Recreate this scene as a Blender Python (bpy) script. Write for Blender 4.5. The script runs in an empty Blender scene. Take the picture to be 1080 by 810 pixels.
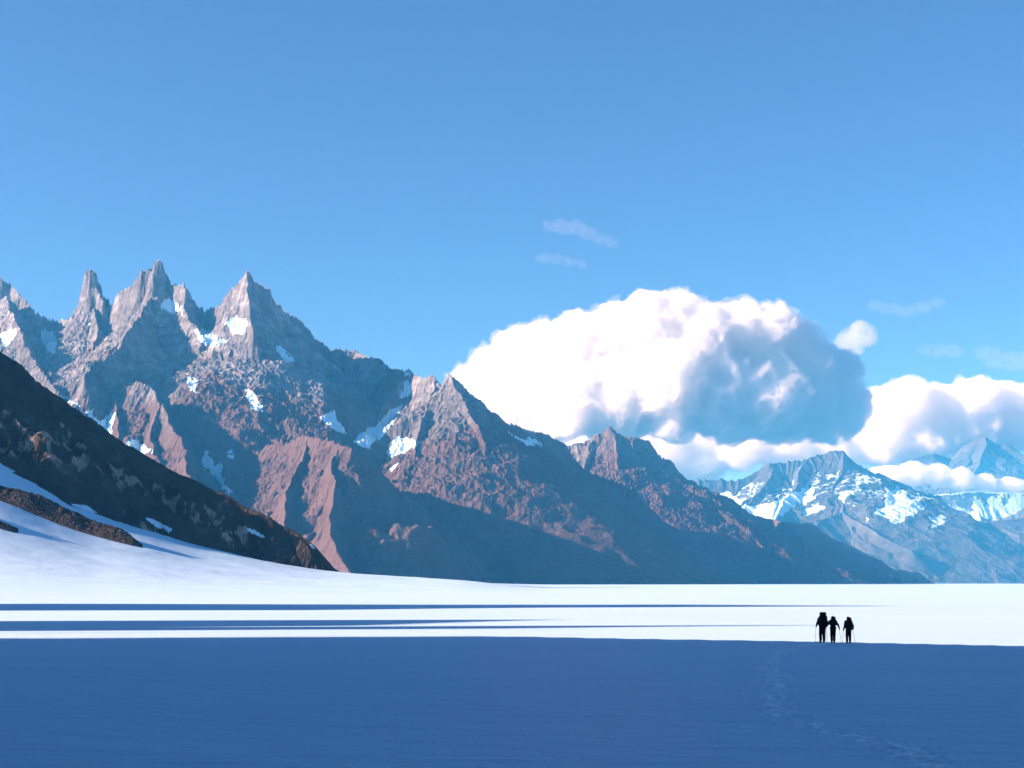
import bpy, math, random
import numpy as np
from math import radians, sin, cos, tan, pi

random.seed(7)
rng = np.random.default_rng(11)
SC = bpy.context.scene
COL = SC.collection
F = 1600.0                 # focal length in photo pixels (1080 wide)
HOR = 615.0                # row of the horizon
CAMZ = 3.6
SUN_AZ = radians(8)       # the light travels towards +X, turned this much towards +Y
SUN_EL = radians(21.5)
f32 = np.float32

def pt(px, py, Y):
    """photo pixel at depth Y (metres) -> world point"""
    return ((px - 540.0) / F * Y, Y, CAMZ + (HOR - py) / F * Y)

# ------------------------------------------------------------------ noise
_perm = rng.permutation(256).astype(np.int32)
_perm = np.concatenate([_perm, _perm, _perm])
_ang = rng.random(256) * 2 * pi
_gx, _gy = np.cos(_ang).astype(f32), np.sin(_ang).astype(f32)
_g3 = rng.normal(size=(256, 3)); _g3 = (_g3 / np.linalg.norm(_g3, axis=1)[:, None]).astype(f32)

def perlin2(x, y, seed=0):
    x = np.asarray(x, dtype=np.float64) + seed * 17.31; y = np.asarray(y, dtype=np.float64) + seed * 41.77
    xi = np.floor(x); yi = np.floor(y)
    fx = (x - xi).astype(f32); fy = (y - yi).astype(f32)
    xi = xi.astype(np.int64) & 255; yi = yi.astype(np.int64) & 255
    u = fx * fx * fx * (fx * (fx * 6 - 15) + 10); v = fy * fy * fy * (fy * (fy * 6 - 15) + 10)
    def g(ix, iy, dx, dy):
        h = _perm[_perm[ix] + iy] & 255
        return _gx[h] * dx + _gy[h] * dy
    a = g(xi, yi, fx, fy); b = g(xi + 1, yi, fx - 1, fy)
    c = g(xi, yi + 1, fx, fy - 1); d = g(xi + 1, yi + 1, fx - 1, fy - 1)
    return ((a + u * (b - a)) + v * ((c + u * (d - c)) - (a + u * (b - a)))) * 1.5

def perlin3(x, y, z, seed=0):
    x = x + seed * 13.7; y = y + seed * 7.9; z = z + seed * 3.3
    xi = np.floor(x); yi = np.floor(y); zi = np.floor(z)
    fx = (x - xi).astype(f32); fy = (y - yi).astype(f32); fz = (z - zi).astype(f32)
    xi = xi.astype(np.int32) & 255; yi = yi.astype(np.int32) & 255; zi = zi.astype(np.int32) & 255
    u = fx * fx * (3 - 2 * fx); v = fy * fy * (3 - 2 * fy); w = fz * fz * (3 - 2 * fz)
    def g(ix, iy, iz, dx, dy, dz):
        h = _perm[_perm[_perm[ix] + iy] + iz] & 255
        q = _g3[h]
        return q[..., 0] * dx + q[..., 1] * dy + q[..., 2] * dz
    def lerp(t, a, b): return a + t * (b - a)
    return lerp(w, lerp(v, lerp(u, g(xi, yi, zi, fx, fy, fz), g(xi+1, yi, zi, fx-1, fy, fz)),
                           lerp(u, g(xi, yi+1, zi, fx, fy-1, fz), g(xi+1, yi+1, zi, fx-1, fy-1, fz))),
                   lerp(v, lerp(u, g(xi, yi, zi+1, fx, fy, fz-1), g(xi+1, yi, zi+1, fx-1, fy, fz-1)),
                           lerp(u, g(xi, yi+1, zi+1, fx, fy-1, fz-1), g(xi+1, yi+1, zi+1, fx-1, fy-1, fz-1)))) * 1.5

def fbm2(x, y, octs, seed=0, gain=0.5, lac=2.03):
    s = 0; a = 1.0
    for i in range(octs):
        s = s + a * perlin2(x, y, seed + i); x = x * lac; y = y * lac; a *= gain
    return s

def ridged2(x, y, octs, seed=0, gain=0.5, lac=2.07):
    """0..~1, sharp crests"""
    s = 0; a = 1.0; tot = 0
    w = 1.0
    for i in range(octs):
        n = 1 - np.abs(perlin2(x, y, seed + i)) * 1.6
        n = np.clip(n, 0, 1) ** 2
        s = s + a * n * w; tot += a
        w = np.clip(n * 1.6, 0, 1)
        x = x * lac; y = y * lac; a *= gain
    return s / tot

def sstep(a, b, x):
    t = np.clip((x - a) / (b - a), 0, 1)
    return t * t * (3 - 2 * t)

# ------------------------------------------------------------------ mesh helpers
def mesh_np(name, verts, quads=None, tris=None, smooth=False, attrs=None):
    me = bpy.data.meshes.new(name)
    verts = np.asarray(verts, dtype=f32)
    me.vertices.add(len(verts)); me.vertices.foreach_set('co', verts.ravel())
    faces = []
    nq = 0 if quads is None else len(quads); nt = 0 if tris is None else len(tris)
    loops = np.concatenate([(np.asarray(quads, np.int32).ravel() if nq else np.zeros(0, np.int32)),
                            (np.asarray(tris, np.int32).ravel() if nt else np.zeros(0, np.int32))])
    starts = np.concatenate([np.arange(nq) * 4, nq * 4 + np.arange(nt) * 3]).astype(np.int32)
    me.loops.add(len(loops)); me.loops.foreach_set('vertex_index', loops)
    me.polygons.add(nq + nt); me.polygons.foreach_set('loop_start', starts)
    me.polygons.foreach_set('use_smooth', np.full(nq + nt, smooth))
    me.update(calc_edges=True)
    for k, a in (attrs or {}).items():
        at = me.attributes.new(k, 'FLOAT', 'POINT')
        at.data.foreach_set('value', np.asarray(a, dtype=f32).ravel())
    return me

def link(name, me, mat=None, parent=None, kind=None, label=None, category=None, group=None):
    o = bpy.data.objects.new(name, me); COL.objects.link(o)
    if mat is not None and me is not None: me.materials.append(mat)
    if parent is not None: o.parent = parent
    if kind: o['kind'] = kind
    if label: o['label'] = label
    if category: o['category'] = category
    if group: o['group'] = group
    return o

def grid_mesh(name, X, Y, Z, keep=None, smooth=False, attrs=None):
    """X, Y, Z shaped rows x cols; keep = mask of quads"""
    r, c = Z.shape
    idx = np.arange(r * c).reshape(r, c)
    q = np.stack([idx[:-1, :-1], idx[:-1, 1:], idx[1:, 1:], idx[1:, :-1]], -1)
    if keep is not None: q = q[keep]
    q = q.reshape(-1, 4)
    used = np.zeros(r * c, bool); used[q.ravel()] = True
    remap = np.cumsum(used) - 1
    V = np.stack([X, Y, Z], -1).reshape(-1, 3)[used]
    at = {k: a.reshape(-1)[used] for k, a in (attrs or {}).items()}
    return mesh_np(name, V, quads=remap[q], smooth=smooth, attrs=at)

def surface_nets(d, origin, h):
    """iso-surface d=0 (inside negative) of a regular grid: quads with outward normals"""
    nx, ny, nz = d.shape
    ins = d < 0
    c = [ins[i:nx-1+i, j:ny-1+j, k:nz-1+k] for i in (0, 1) for j in (0, 1) for k in (0, 1)]
    cnt = sum(a.astype(np.int8) for a in c)
    cell = (cnt > 0) & (cnt < 8)
    ids = np.full(cell.shape, -1, np.int64)
    I, J, K = np.nonzero(cell); n = len(I); ids[I, J, K] = np.arange(n)
    acc = np.zeros((n, 3)); num = np.zeros(n)
    for ax in range(3):
        o1, o2 = [a for a in range(3) if a != ax]
        for p in (0, 1):
            for q in (0, 1):
                off = [0, 0, 0]; off[o1] = p; off[o2] = q
                off2 = list(off); off2[ax] = 1
                a = d[I + off[0], J + off[1], K + off[2]]; b = d[I + off2[0], J + off2[1], K + off2[2]]
                m = (a < 0) != (b < 0)
                t = np.where(m, a / np.where(m, a - b, 1), 0)
                pos = np.zeros((n, 3)); pos[:, o1] = p; pos[:, o2] = q; pos[:, ax] = t
                acc[m] += pos[m]; num[m] += 1
    V = (np.stack([I, J, K], 1) + acc / np.maximum(num, 1)[:, None]) * h + np.asarray(origin)
    quads = []
    for ax in range(3):
        o1, o2 = (ax + 1) % 3, (ax + 2) % 3
        s0 = [slice(1, -1)] * 3; s0[ax] = slice(0, -1); s1 = list(s0); s1[ax] = slice(1, None)
        a = ins[tuple(s0)]; b = ins[tuple(s1)]
        for flip, m in ((False, a & ~b), (True, ~a & b)):
            P = np.stack(np.nonzero(m), 1)
            if not len(P): continue
            P = P + np.array([0 if k == ax else 1 for k in range(3)])
            def cid(da, db):
                q = P.copy(); q[:, o1] -= da; q[:, o2] -= db
                return ids[q[:, 0], q[:, 1], q[:, 2]]
            Q = np.stack([cid(1, 1), cid(0, 1), cid(0, 0), cid(1, 0)], 1)
            if flip: Q = Q[:, ::-1]
            quads.append(Q)
    return V, np.concatenate(quads)

# ------------------------------------------------------------------ node helpers
def new_mat(name):
    m = bpy.data.materials.new(name); m.use_nodes = True
    nt = m.node_tree
    return m, nt, nt.nodes['Principled BSDF']

def node(nt, typ, **kw):
    n = nt.nodes.new(typ)
    for k, v in kw.items(): setattr(n, k, v)
    return n

def noise_node(nt, vec, scale, detail=6, rough=0.55, dist=0.0):
    n = node(nt, 'ShaderNodeTexNoise')
    n.inputs['Scale'].default_value = scale; n.inputs['Detail'].default_value = detail
    n.inputs['Roughness'].default_value = rough; n.inputs['Distortion'].default_value = dist
    nt.links.new(vec, n.inputs['Vector'])
    return n.outputs['Fac']

def math_node(nt, op, a, b=None, c=None, clamp=False):
    n = node(nt, 'ShaderNodeMath', operation=op, use_clamp=clamp)
    for i, v in enumerate((a, b, c)):
        if v is None: continue
        if hasattr(v, 'is_output'): nt.links.new(v, n.inputs[i])
        else: n.inputs[i].default_value = v
    return n.outputs[0]

def ramp(nt, fac, stops):
    n = node(nt, 'ShaderNodeValToRGB')
    el = n.color_ramp.elements
    while len(el) < len(stops): el.new(0.5)
    for e, (p, c) in zip(el, stops): e.position = p; e.color = (*c, 1)
    nt.links.new(fac, n.inputs[0])
    return n.outputs[0]

def mix(nt, fac, a, b, blend='MIX'):
    n = node(nt, 'ShaderNodeMix', data_type='RGBA', blend_type=blend)
    for i, v in ((0, fac), (6, a), (7, b)):
        if hasattr(v, 'is_output'): nt.links.new(v, n.inputs[i])
        else: n.inputs[i].default_value = v if i == 0 else (*v, 1)
    return n.outputs[2]

def bump(nt, bsdf, height, dist, strength=1.0):
    b = node(nt, 'ShaderNodeBump'); b.inputs['Distance'].default_value = dist; b.inputs['Strength'].default_value = strength
    nt.links.new(height, b.inputs['Height']); nt.links.new(b.outputs[0], bsdf.inputs['Normal'])

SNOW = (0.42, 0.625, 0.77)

def snow_material():
    m, nt, bs = new_mat('glacier_snow')
    geo = node(nt, 'ShaderNodeNewGeometry'); mp = node(nt, 'ShaderNodeMapping')
    mp.inputs['Scale'].default_value = (0.35, 1.0, 1.0)
    nt.links.new(geo.outputs['Position'], mp.inputs[0])
    v = mp.outputs[0]
    big = noise_node(nt, v, 0.05, 4, 0.6)
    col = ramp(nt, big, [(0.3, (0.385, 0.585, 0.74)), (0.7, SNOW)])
    tr = node(nt, 'ShaderNodeAttribute', attribute_name='trodden').outputs['Fac']
    spk = noise_node(nt, geo.outputs['Position'], 2.6, 5, 0.7)
    spk2 = noise_node(nt, geo.outputs['Position'], 0.5, 3, 0.6)
    f_ = math_node(nt, 'ADD', math_node(nt, 'MULTIPLY', tr, 0.24), math_node(nt, 'ADD', spk, math_node(nt, 'MULTIPLY', math_node(nt, 'SUBTRACT', spk2, 0.5), 0.4)))
    f_ = ramp(nt, f_, [(0.70, (0, 0, 0)), (0.82, (1, 1, 1))])
    f_ = math_node(nt, 'MULTIPLY', f_, tr)
    col = mix(nt, f_, col, (0.70, 0.82, 0.90))
    nt.links.new(col, bs.inputs['Base Color'])
    bs.inputs['Roughness'].default_value = 0.6
    bs.inputs['Specular IOR Level'].default_value = 0.05
    n1 = noise_node(nt, v, 1.6, 5, 0.6); n2 = noise_node(nt, geo.outputs['Position'], 9.0, 4, 0.6)
    h = math_node(nt, 'MULTIPLY_ADD', n2, 0.25, n1)
    bump(nt, bs, h, 0.10, 0.9)
    return m

def rock_material(name, lo, mid, hi, red, scale, bump_d, snow_col=SNOW, red_amt=1.0, lay_amt=1.0):
    """attributes: tone (0..1 rock value), red (0..1), snow (0..1)"""
    m, nt, bs = new_mat(name)
    geo = node(nt, 'ShaderNodeNewGeometry'); P = geo.outputs['Position']
    tone = node(nt, 'ShaderNodeAttribute', attribute_name='tone').outputs['Fac']
    rd = node(nt, 'ShaderNodeAttribute', attribute_name='red').outputs['Fac']
    sn = node(nt, 'ShaderNodeAttribute', attribute_name='snow').outputs['Fac']
    n1 = noise_node(nt, P, scale, 8, 0.65, 0.4)
    mp = node(nt, 'ShaderNodeMapping'); mp.inputs['Scale'].default_value = (0.25, 0.25, 1.7); mp.inputs['Rotation'].default_value = (0.12, -0.2, 0)
    nt.links.new(P, mp.inputs[0]); n3 = noise_node(nt, mp.outputs[0], scale * 1.6, 6, 0.65)
    mp2 = node(nt, 'ShaderNodeMapping'); mp2.inputs['Scale'].default_value = (1.6, 1.6, 0.22)
    nt.links.new(P, mp2.inputs[0]); n4 = noise_node(nt, mp2.outputs[0], scale * 2.2, 6, 0.65)
    lay = math_node(nt, 'SUBTRACT', math_node(nt, 'ADD', n3, n4), 1.0)
    t = math_node(nt, 'ADD', math_node(nt, 'MULTIPLY', tone, 0.6), math_node(nt, 'MULTIPLY_ADD', lay, 0.6 * lay_amt, math_node(nt, 'MULTIPLY', n1, 0.55)))
    t = math_node(nt, 'SUBTRACT', t, 0.08)
    base = ramp(nt, t, [(0.15, lo), (0.5, mid), (0.85, hi)])
    base = mix(nt, math_node(nt, 'MULTIPLY', rd, red_amt, clamp=True), base, mix(nt, n1, tuple(c * 0.7 for c in red), tuple(c * 1.35 for c in red)))
    n2 = noise_node(nt, P, scale * 3, 5, 0.6)
    sf = math_node(nt, 'ADD', sn, math_node(nt, 'MULTIPLY', math_node(nt, 'SUBTRACT', n2, 0.5), 0.7))
    sf = ramp(nt, sf, [(0.44, (0, 0, 0)), (0.56, (1, 1, 1))])
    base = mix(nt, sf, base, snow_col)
    nt.links.new(base, bs.inputs['Base Color'])
    bs.inputs['Roughness'].default_value = 0.9; bs.inputs['Specular IOR Level'].default_value = 0.15
    hh = math_node(nt, 'ADD', math_node(nt, 'MULTIPLY_ADD', n2, 0.5, n1), math_node(nt, 'MULTIPLY', lay, 0.8 * lay_amt))
    hh = math_node(nt, 'MULTIPLY', hh, math_node(nt, 'SUBTRACT', 1.0, math_node(nt, 'MULTIPLY', sf, 0.8)))
    bump(nt, bs, hh, bump_d, 0.7)
    return m

def plain(name, col, rough=0.8, scale=40, var=0.35):
    m, nt, bs = new_mat(name)
    tc = node(nt, 'ShaderNodeTexCoord')
    n = noise_node(nt, tc.outputs['Object'], scale, 4)
    c = mix(nt, n, tuple(x * (1 - var) for x in col), tuple(x * (1 + var) for x in col))
    nt.links.new(c, bs.inputs['Base Color'])
    bs.inputs['Roughness'].default_value = rough
    bs.inputs['Specular IOR Level'].default_value = 0.3
    return m

# ------------------------------------------------------------------ camera
cam = bpy.data.cameras.new('camera'); cam_o = bpy.data.objects.new('camera', cam); COL.objects.link(cam_o)
cam.sensor_width = 36; cam.lens = 36 * F / 1080; cam.shift_y = (HOR - 405) / 1080
cam.clip_start = 0.5; cam.clip_end = 200000
cam_o.location = (0, 0, CAMZ); cam_o.rotation_euler = (pi / 2, 0, 0)
SC.camera = cam_o

# ------------------------------------------------------------------ light
w = bpy.data.worlds.new('World'); SC.world = w; w.use_nodes = True
nt = w.node_tree; bg = nt.nodes['Background']
sky = nt.nodes.new('ShaderNodeTexSky'); sky.sky_type = 'NISHITA'; sky.sun_disc = False
sky.sun_elevation = SUN_EL; sky.sun_rotation = radians(270) - SUN_AZ
sky.air_density = 0.8; sky.dust_density = 0.8; sky.ozone_density = 7.0; sky.altitude = 300
nt.links.new(sky.outputs[0], bg.inputs[0]); bg.inputs[1].default_value = 0.05
sun = bpy.data.lights.new('sun', 'SUN'); sun.energy = 5.0; sun.angle = radians(0.53); sun.color = (1.0, 0.71, 0.59)
so = bpy.data.objects.new('sun', sun); COL.objects.link(so)
LDIR = np.array([cos(SUN_AZ) * cos(SUN_EL), sin(SUN_AZ) * cos(SUN_EL), -sin(SUN_EL)])
from mathutils import Vector
so.rotation_euler = Vector(LDIR).to_track_quat('-Z', 'Y').to_euler()
so.location = (-400, -80, 400)

# ------------------------------------------------------------------ ground
LOW = -1.4                 # level of the glacier beyond the crest the hikers stand on
EDGE = np.array([(-400, 664.8), (0, 667.7), (300, 669.0), (540, 671.0), (680, 673.6), (790, 675.3), (850, 676.4), (920, 677.8), (1080, 681.2), (1500, 690)])
BASE = np.array([(-400, 330), (-120, 446), (0, 493), (50, 519), (100, 543.5), (150, 557.5), (200, 574), (240, 584), (300, 596), (345, 603), (420, 609), (500, 613), (560, 615.2), (700, 616.5), (1500, 616.5)])
_bx = np.arange(-400, 1501, 2.0)
def _soft(tab, w):
    y = np.interp(_bx, tab[:, 0], tab[:, 1]); k = np.hanning(2 * w + 1); k /= k.sum()
    return np.convolve(np.pad(y, w, mode='edge'), k, mode='valid')
_by = _soft(BASE, 22); _ey = _soft(EDGE, 40)
def base_depth(px): return np.interp(px, [-400, 0, 345, 600], [1330, 1355, 1420, 1450])

def ground_z(X, Y):
    X = np.asarray(X, float); Y = np.asarray(Y, float)
    px = np.where(Y > 1, 540 + F * X / np.maximum(Y, 1), np.where(X > 0, 1500, -400))
    px = np.clip(px, -400, 1500)
    Yc = CAMZ * F / (np.interp(px, _bx, _ey) - HOR)
    t = np.clip((Y - Yc) / 24.0, 0, 1)
    z = LOW * (1 - (1 - t) ** 2)
    # gentle swells, sastrugi
    near = 1 - sstep(60, 140, Y)
    z = z + near * (0.05 * fbm2(X * 0.09, Y * 0.16, 4, 3) + 0.022 * perlin2(X * 0.5, Y * 1.5, 9)) * sstep(0, 12, np.abs(Y - Yc) + 4)
    z = z + (1 - near) * 0.10 * fbm2(X * 0.01, Y * 0.012, 3, 5) * sstep(130, 260, Y)
    # snow bank climbing to the hill on the left
    yb = np.interp(px, _bx, _by); Yb = base_depth(px)
    zb = CAMZ + (HOR - yb) / F * Yb
    rise = np.maximum(zb - LOW, 0) * sstep(590, 480, px)
    Yr = 430.0
    s = np.clip((Y - Yr) / (Yb - Yr), 0, 1.03)
    prof = 0.13 * s + 0.87 * s ** 2.7
    zs = rise * prof
    on = sstep(1, 12, rise) * sstep(0.1, 0.5, s)
    zs = zs + on * (0.8 * fbm2(X * 0.012, Y * 0.012, 3, 21) + 0.12 * fbm2(X * 0.09, Y * 0.06, 3, 25))
    return z + zs

th_in = np.arctan((np.arange(-260, 1341, 1.6) - 540) / F)
a0, a1 = th_in[0], th_in[-1]
th = np.concatenate([th_in, np.linspace(a1, a0 + 2 * pi, 140)[1:]])
rows = np.concatenate([[0.6, 1.2, 2, 3, 4.5, 6, 8, 10, 12.5, 15, 18, 21, 24], 5760 / np.arange(214, 38, -0.75),
                       np.geomspace(153, 2400, 330), np.geomspace(2460, 24000, 60)])
TH, RR = np.meshgrid(th, rows)
cfac = np.where(np.abs(np.sin(TH)) < 0.6, np.where(np.cos(TH) > 0, 1 / np.maximum(np.cos(TH), 0.5), 1.15), 1.15)
GX = RR * np.sin(TH) * cfac; GY = RR * np.cos(TH) * cfac
GZ = ground_z(GX, GY)
trail = np.array([(868, 678.2, 14), (846, 681, 16), (828, 686, 20), (815, 696, 26), (812, 706, 30), (820, 715, 34), (815, 728, 36), (812, 742, 34), (828, 754, 34), (858, 766, 34), (890, 774, 38), (925, 785, 40), (960, 796, 46), (985, 812, 50), (1000, 835, 55), (1020, 900, 70)], float)
gpx = 540 + F * GX / np.maximum(GY, 1); gpy = HOR + CAMZ * F / np.maximum(GY, 1)
trod = np.zeros_like(GZ)
for k_ in range(len(trail) - 1):
    for t_ in np.linspace(0, 1, 8, endpoint=False):
        cx, cyy, rw = trail[k_] * (1 - t_) + trail[k_ + 1] * t_
        trod = np.maximum(trod, np.exp(-((gpx - cx) / (0.8 * rw)) ** 2 - ((gpy - cyy) / (0.2 * rw + 1.5)) ** 2))
trod[(GY < 15) | (GY > 100)] = 0
dent = perlin2(GX / 0.32, GY / 0.5, 31) + 0.6 * perlin2(GX / 0.15, GY / 0.25, 32)
GZ = GZ + trod * 0.05 * dent
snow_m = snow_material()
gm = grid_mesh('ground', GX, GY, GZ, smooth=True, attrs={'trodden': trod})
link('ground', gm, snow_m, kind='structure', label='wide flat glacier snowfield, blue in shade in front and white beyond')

# ------------------------------------------------------------------ ridge beside the view whose long shadow covers the foreground
sa, ca = sin(SUN_AZ), cos(SUN_AZ)
HL = CAMZ - LOW
def uv_of(px, py):
    Y = HL * F / (py - HOR); X = (px - 540) / F * Y
    return X * ca + Y * sa, -X * sa + Y * ca
def tooth(lower, upper):
    L = [uv_of(*p) for p in lower]; U = [uv_of(*p) for p in upper]
    (ua, va), (ub, vb) = L[0], L[1]
    pts = [(va - 2, -170)] + [(v, u) for u, v in L]
    vt = pts[-1][0]
    for u, v in reversed(U):
        if v > vt + 0.3: pts.append((v, u)); vt = v
    pts.append((vt + 1.5, -170))
    pts = np.array(sorted(pts))
    return pts
teeth = [tooth([(0, 644), (300, 643.2), (540, 641), (700, 640.2), (930, 639.6)], [(0, 637), (300, 638.9), (540, 638.2), (700, 637.7), (930, 639.2)]),
         tooth([(0, 663.5), (150, 661.5), (360, 660), (500, 655.4), (570, 653.6)], [(0, 657.5), (360, 656), (500, 654.7), (570, 653.3)]),
         tooth([(0, 665.6), (300, 666.6), (500, 663.2), (700, 660.8), (850, 659.6)], [(0, 665.2), (300, 664.8), (500, 661.3), (700, 659.6), (850, 659.3)])]
RU = -265.0
vv = np.arange(-520, 470, 1.0)
ue = np.full(len(vv), -170.0)
for t_ in teeth: ue = np.maximum(ue, np.interp(vv, t_[:, 0], t_[:, 1], left=-170, right=-170))
main = np.where(vv < 96, 620 + 30 * np.sin(vv * 0.05) + 18 * np.sin(vv * 0.13), -170)
main = np.where((vv >= 96) & (vv < 104), 620 - 790 * (vv - 96) / 8, main)
ue = np.maximum(ue, main)
crest = (ue - RU) * tan(SUN_EL) + 1.0
crest = crest * sstep(-520, -380, vv) * sstep(470, 400, vv) + 1e-3
uu = np.concatenate([np.linspace(-260, 0, 90), np.linspace(2.5, 195, 78)])
UU, VV = np.meshgrid(uu, vv)
CR = np.repeat(crest[:, None], len(uu), 1)
dd = np.abs(UU)
hz = CR - np.where(UU > 0, 1.75, 1.45) * dd
rough = sstep(0, 14, dd) * (10 * ridged2(UU * 0.02, VV * 0.02, 5, 40) + 2 * fbm2(UU * 0.1, VV * 0.1, 3, 44))
hz = hz + rough - sstep(0, 14, dd) * 4
RX = (UU + RU) * ca - VV * sa; RY = (UU + RU) * sa + VV * ca
hz = np.maximum(hz, -2) + LOW
kp = (hz[:-1, :-1] > LOW - 1.9) | (hz[1:, 1:] > LOW - 1.9)
near_rock = rock_material('dark_rock', (0.018, 0.015, 0.016), (0.055, 0.045, 0.042), (0.16, 0.13, 0.11), (0.09, 0.06, 0.05), 0.02, 3.0)
rm = grid_mesh('hill', RX, RY, hz, keep=kp, attrs={'tone': 0.5 + 0.3 * fbm2(UU * 0.02, VV * 0.02, 4, 50), 'red': np.zeros_like(hz), 'snow': np.zeros_like(hz)})
link('hill', rm, near_rock, kind='structure', label='jagged dark rock ridge beside the glacier that shades the near snow')

# unseen rock ridge added behind the camera to cut skylight on the near snow
bx, by = np.meshgrid(np.arange(-420, 900, 6.0), np.arange(-640, -120, 5.0))
bz = 330 * (0.85 + 0.25 * fbm2(bx / 160, by * 0, 3, 47)) - 1.6 * np.abs(by + 370) + 14 * (ridged2(bx / 60, by / 60, 4, 48) - 0.4)
bz = np.maximum(bz * sstep(-420, -300, bx) * sstep(900, 650, bx), -2) + LOW
kp = (bz[:-1, :-1] > LOW - 1.9) | (bz[1:, 1:] > LOW - 1.9)
link('hill', grid_mesh('hill', bx, by, bz, keep=kp, attrs={'tone': 0.5 + 0.3 * fbm2(bx * 0.02, by * 0.02, 4, 50), 'red': 0 * bz, 'snow': 0 * bz}), near_rock, kind='structure', label='dark rock ridge added unseen behind the viewer to block sky light')

# ------------------------------------------------------------------ mountains: crests and spurs, eroded
class Terrain:
    def __init__(self): self.r = []
    def ridge(self, pts, near=1.0, d0=100.0, far=0.55, rib=1.0, farL=None, farR=None, km=True, w=0.0):
        P = np.array([pt(a, b, c * (1000.0 if km else 1.0)) for a, b, c in pts])
        self.r.append((P, near, d0, far if farL is None else farL, far if farR is None else farR, rib, w)); return self
    def eval(self, X, Y):
        shp = X.shape; X = X.ravel().astype(f32); Y = Y.ravel().astype(f32)
        best = np.full(X.shape, -1e9, f32); D = np.zeros_like(best); T = np.zeros_like(best); RB = np.zeros_like(best)
        base_t = 0.0
        for P, near, d0, fl, fr, rib, w in self.r:
            for i in range(len(P) - 1):
                a, b = P[i].astype(f32), P[i + 1].astype(f32)
                ex, ey = b[0] - a[0], b[1] - a[1]; L2 = ex * ex + ey * ey + 1e-6; L = math.sqrt(L2)
                px, py = X - a[0], Y - a[1]
                t = np.clip((px * ex + py * ey) / L2, 0, 1)
                qx, qy = px - t * ex, py - t * ey
                d = np.maximum(np.sqrt(qx * qx + qy * qy) - w, 0)
                far = fl if fl == fr else np.where(ex * py - ey * px > 0, fl, fr)
                h = a[2] + t * (b[2] - a[2]) - (near * d0 * (1 - np.exp(-d / d0)) + far * d)
                m = h > best
                best[m] = h[m]; D[m] = d[m]; T[m] = (base_t + t * L)[m]; RB[m] = rib
                base_t += L
            base_t += 777.0
        return best.reshape(shp), D.reshape(shp), T.reshape(shp), RB.reshape(shp)

def persp_grid(p0, p1, dp, Y0, Y1, n, geom=True):
    px = np.arange(p0, p1 + dp, dp)
    if callable(Y0):
        y0 = Y0(px); y1 = Y1(px)
        t = np.linspace(0, 1, n)[:, None]
        Yg = y0 * (1 - t) + y1 * t
        PX = np.repeat(px[None, :], n, 0)
    else:
        Yg = (np.geomspace if geom else np.linspace)(Y0, Y1, n)
        PX, Yg = np.meshgrid(px, Yg)
    return (PX - 540) / F * Yg, Yg, PX

def in_poly(px, py, poly):
    poly = np.asarray(poly, float); r = np.zeros(px.shape, bool)
    j = len(poly) - 1
    for i in range(len(poly)):
        xi, yi = poly[i]; xj, yj = poly[j]
        if yi != yj:
            m = ((yi > py) != (yj > py)) & (px < (xj - xi) * (py - yi) / (yj - yi) + xi)
            r ^= m
        j = i
    return r

def finish(name, X, Y, Z, mat, attrs, floor=-6.0, label=None):
    Z = np.maximum(Z, floor)
    top = np.maximum(np.maximum(Z[:-1, :-1], Z[1:, 1:]), np.maximum(Z[1:, :-1], Z[:-1, 1:]))
    me = grid_mesh(name, X, Y, Z, keep=top > floor + 0.01, attrs=attrs)
    return link(name, me, mat, kind='structure', label=label)

# ---- the dark hill on the left
HILL_SKY = [(p, q, 1.445 + 0.115 * (353 - p) / 353) for p, q in [(-160, 262), (-100, 296), (-40, 340), (0, 369), (13, 380), (33, 400), (58, 419), (82, 438), (111, 456), (133, 470), (153, 479),
            (178, 494), (210, 509), (237, 521), (262, 535), (286, 546), (311, 562), (333, 578), (353, 599), (366, 613)]]
hx, hy, hpx = persp_grid(-170, 368, 0.8, lambda p: base_depth(p) - 60, lambda p: np.full(len(p), 1720.0), 400)
tr = Terrain().ridge(HILL_SKY, near=0.25, d0=20, far=0.72)
tr.ridge([(-60, 415, 1.455), (0, 441, 1.445), (45, 455, 1.435), (95, 490, 1.425), (140, 520, 1.42), (190, 548, 1.42), (230, 562, 1.425), (262, 574, 1.43)], near=0.35, d0=12, far=0.82)
hb, hd, ht, _ = tr.eval(hx + 5 * perlin2(hx * 0.03, hy * 0.03, 60), hy + 5 * perlin2(hx * 0.03, hy * 0.03, 63))
am = sstep(0, 40, hd)
hz2 = hb + (0.3 + am) * (5 * (ridged2(hx * 0.02, hy * 0.013, 5, 70) - 0.35) + 1.8 * fbm2(hx * 0.08, hy * 0.06, 4, 77) + 1.0 * fbm2(hx * 0.25, hy * 0.2, 3, 79))
hz2 = hz2 - sstep(15, 40, hd) * 3.5
py_0 = HOR - (hz2 - CAMZ) * F / hy
band = in_poly(hpx + 14 * fbm2(hx * 0.012, hy * 0.01, 3, 66), py_0 + 10 * fbm2(hx * 0.012, hy * 0.01, 3, 67), [(-5, 436), (60, 448), (120, 488), (190, 528), (262, 556), (270, 582), (215, 578), (150, 552), (80, 512), (30, 484), (-5, 468)])
band = band * sstep(-0.5, 0.0, fbm2(hx * 0.02, hy * 0.015, 3, 68))
hz2 = hz2 + band * (11 * ridged2(hx / 24, hy / 30, 4, 69) - 3.0) + 1.8 * ridged2(hx / 14, hy / 19, 4, 64) * sstep(5, 30, hd)
gz = ground_z(hx, hy)
hz2 = np.where(hz2 < gz - 3, gz - 3, hz2)
py_h = HOR - (hz2 - CAMZ) * F / hy
tan_band = in_poly(hpx, py_h, [(0, 440), (60, 450), (120, 490), (190, 528), (265, 560), (268, 580), (215, 575), (150, 548), (80, 508), (30, 480), (0, 465)])
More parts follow.
